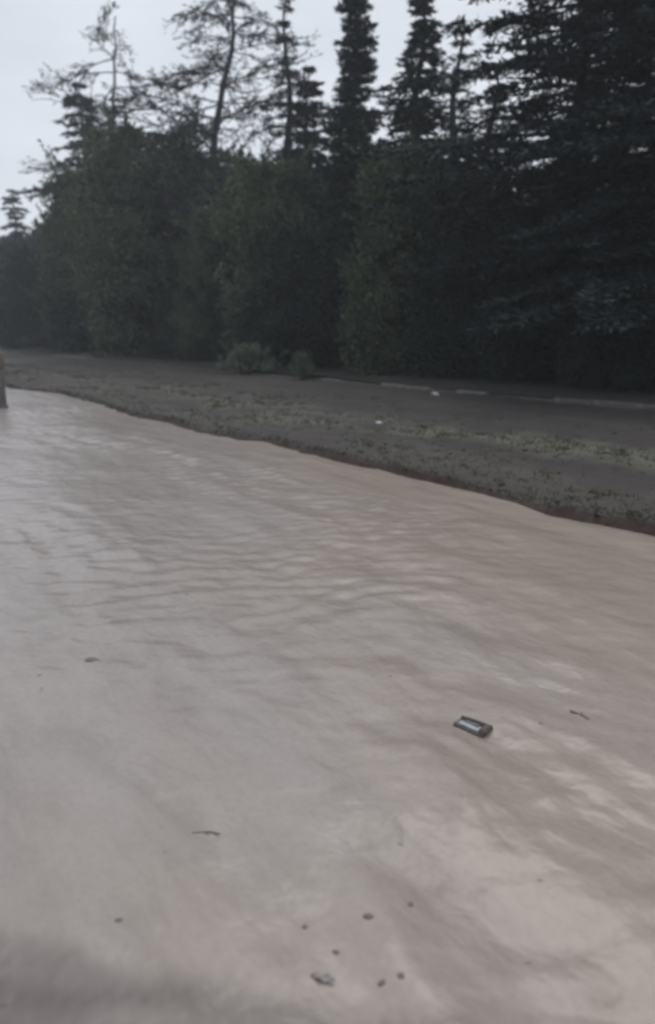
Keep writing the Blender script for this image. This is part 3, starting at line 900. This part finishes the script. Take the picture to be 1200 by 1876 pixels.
tag(mesh_obj('drifting_specks', specks()), 'tiny plant scraps drifting on the muddy water', 'debris', kind='stuff')

# pale wrinkled leaf at the bottom
def leaf_obj():
    x, y = ground(592, 1788)
    a = np.linspace(-1, 1, 13); b = np.linspace(-1, 1, 5)
    A, B = np.meshgrid(a, b, indexing='ij')
    w = 0.35 * (1 - np.abs(A) ** 1.7) + 0.01
    P = np.stack([A * 0.030, B * w * 0.03, 0.002 + 0.004 * np.abs(B) + 0.003 * np.sin(A * 6) * B], -1).reshape(-1, 3)
    f = grid_faces(13, 5)
    lo = P.copy(); lo[:, 2] -= 0.0012
    V = np.concatenate([P, lo]); FF = np.concatenate([f, f[:, ::-1] + len(P)])
    M_leaf = rough_mat('wet_dead_leaf', (0.16, 0.14, 0.125), (0.45, 0.42, 0.40), 60.0, 0.4, 0.003)
    o = mesh_obj('leaf', np_mesh('leaf', V, FF, M_leaf, smooth=True))
    o.location = (x, y, wz(x, y) + 0.002); o.rotation_euler = (0, 0, -0.25)
    tag(o, 'pale wrinkled leaf floating at the bottom of the picture', 'leaf')
leaf_obj()

# floating shallow tray
def slab(name, lx, ly, lz, loc, rot, mat, parent, bev=0.004, warp=0.0, seed=0):
    import bmesh
    bm = bmesh.new()
    bmesh.ops.create_cube(bm, size=1.0)
    bmesh.ops.scale(bm, vec=(lx, ly, lz), verts=bm.verts)
    bmesh.ops.subdivide_edges(bm, edges=[e for e in bm.edges if e.calc_length() > 0.6 * max(lx, ly)], cuts=6, use_grid_fill=True)
    bmesh.ops.bevel(bm, geom=[e for e in bm.edges if e.is_manifold and e.calc_face_angle(0) > 0.5], offset=bev, segments=2, affect='EDGES')
    rg = R(seed); ph = rg.rand(3) * 6
    for v in bm.verts:
        v.co.z += warp * math.sin(v.co.x * 40 + ph[0]); v.co.y += warp * math.sin(v.co.x * 31 + ph[1])
    for fc in bm.faces: fc.smooth = True
    me = bpy.data.meshes.new(name); bm.to_mesh(me); bm.free(); me.materials.append(mat)
    o = mesh_obj(name, me, parent); o.location = loc; o.rotation_euler = rot
    return o

tx, ty = ground(866, 1330)
# lay it along the line from its left corner to its right corner
ax, ay = ground(842, 1317); bx_, by_ = ground(898, 1337)
tray = tag(empty('tray', (tx, ty, wz(tx, ty) - 0.006), math.atan2(by_ - ay, bx_ - ax)),
           'small pale rectangular tray with dark rims and brown end floating on the muddy water', 'tray')
TL, TW = 0.138, 0.062
slab('floor', TL - 0.008, TW - 0.008, 0.006, (0, 0, 0.010), (0, 0, 0), M_card, tray, 0.002, 0.0012, 1)
slab('rim', TL, 0.011, 0.026, (0, TW / 2, 0.014), (0.35, 0, 0), M_card_dark, tray, 0.003, 0.0018, 2)
slab('rim', TL, 0.009, 0.020, (0, -TW / 2, 0.008), (-0.35, 0, 0), M_card_dark, tray, 0.003, 0.0018, 3)
slab('end_wall', 0.010, TW - 0.014, 0.016, (-TL / 2 + 0.004, 0, 0.010), (0, -0.2, 0), M_card_grey, tray, 0.003, 0.001, 4)
slab('end_flap', 0.030, TW - 0.002, 0.022, (TL / 2 - 0.012, -0.004, 0.016), (0, 0.12, 0.10), M_card_brown, tray, 0.004, 0.0015, 5)
slab('fold', TL * 0.46, 0.014, 0.008, (-0.012, 0.012, 0.016), (0, 0, -0.06), M_card_grey, tray, 0.002, 0.001, 6)

# bits of litter on the bank
def litter(px, py, s, label, seed, z=0.10):
    x, y = ground(px, py, z); u, v = to_uv(x, y)
    o = mesh_obj('litter', lump('litter', (s, s * 0.6, s * 0.4), seed, M_litter, 2, 0.5))
    o.location = (x, y, bank_z(u, v) + s * 0.25); o.rotation_euler = (0, 0.2, 0.4)
    tag(o, label, 'litter', 'white litter on the bank')
litter(798, 720, 0.10, 'crumpled white litter just below the pale kerb stones', 101)
litter(695, 768, 0.06, 'tiny pale scrap in the middle of the bank', 102)

# post in the water at the left edge
px_, py_ = ground(3, 747)
M_post = rough_mat('grey_weathered_post', (0.085, 0.080, 0.082), (0.17, 0.16, 0.16), 8.0, 0.8, 0.006)
M_sleeve = rough_mat('olive_brown_sleeve', (0.16, 0.135, 0.11), (0.26, 0.225, 0.18), 8.0, 0.7, 0.004)
post = tag(empty('bollard', (px_, py_, 0)), 'grey post with brownish upper sleeve standing in the water at the left edge', 'bollard')
def lathe(name, prof, mat, parent, sides=18):
    a = np.linspace(0, 2 * np.pi, sides, endpoint=False); prof = np.array(prof)
    P = np.stack([prof[:, 0:1] * np.cos(a), prof[:, 0:1] * np.sin(a), np.repeat(prof[:, 1:2], sides, 1)], -1).reshape(-1, 3)
    i = np.arange(len(prof) - 1)[:, None]; j = np.arange(sides)[None]
    q = np.stack([i * sides + j, i * sides + (j + 1) % sides, (i + 1) * sides + (j + 1) % sides, (i + 1) * sides + j], -1).reshape(-1, 4)
    return mesh_obj(name, np_mesh(name, P, q, mat, smooth=True), parent)
lathe('shaft', [(0.0, -0.3), (0.105, -0.3), (0.105, 0.0), (0.10, 0.3), (0.098, 0.79), (0.0, 0.79)], M_post, post)
lathe('foot_collar', [(0.107, -0.1), (0.135, -0.1), (0.13, 0.03), (0.118, 0.055), (0.101, 0.06)], M_post, post)
lathe('sleeve', [(0.0995, 0.78), (0.112, 0.785), (0.112, 1.06), (0.100, 1.10), (0.06, 1.125), (0.0, 1.13)], M_sleeve, post)

# ------------------------------------------------------------------ rain haze
def haze():
    import bmesh
    bm = bmesh.new()
    bmesh.ops.create_cube(bm, size=1.0)
    for v in bm.verts:
        v.co = Vector((v.co.x * 1300, v.co.y * 1300, -1.6 + (v.co.z + 0.5) * 26.6))
    me = bpy.data.meshes.new('haze'); bm.to_mesh(me); bm.free()
    m = bpy.data.materials.new('haze'); m.use_nodes = True
    n = m.node_tree; n.nodes.clear()
    out = n.nodes.new('ShaderNodeOutputMaterial'); pv = n.nodes.new('ShaderNodeVolumePrincipled')
    pv.inputs['Color'].default_value = (0.86, 0.90, 0.95, 1)
    pv.inputs['Density'].default_value = 0.0016
    pv.inputs['Anisotropy'].default_value = 0.2
    n.links.new(pv.outputs['Volume'], out.inputs['Volume'])
    me.materials.append(m)
    tag(mesh_obj('haze', me), 'thin rainy haze that pales the far end of the wood', 'haze', kind='stuff')
haze()
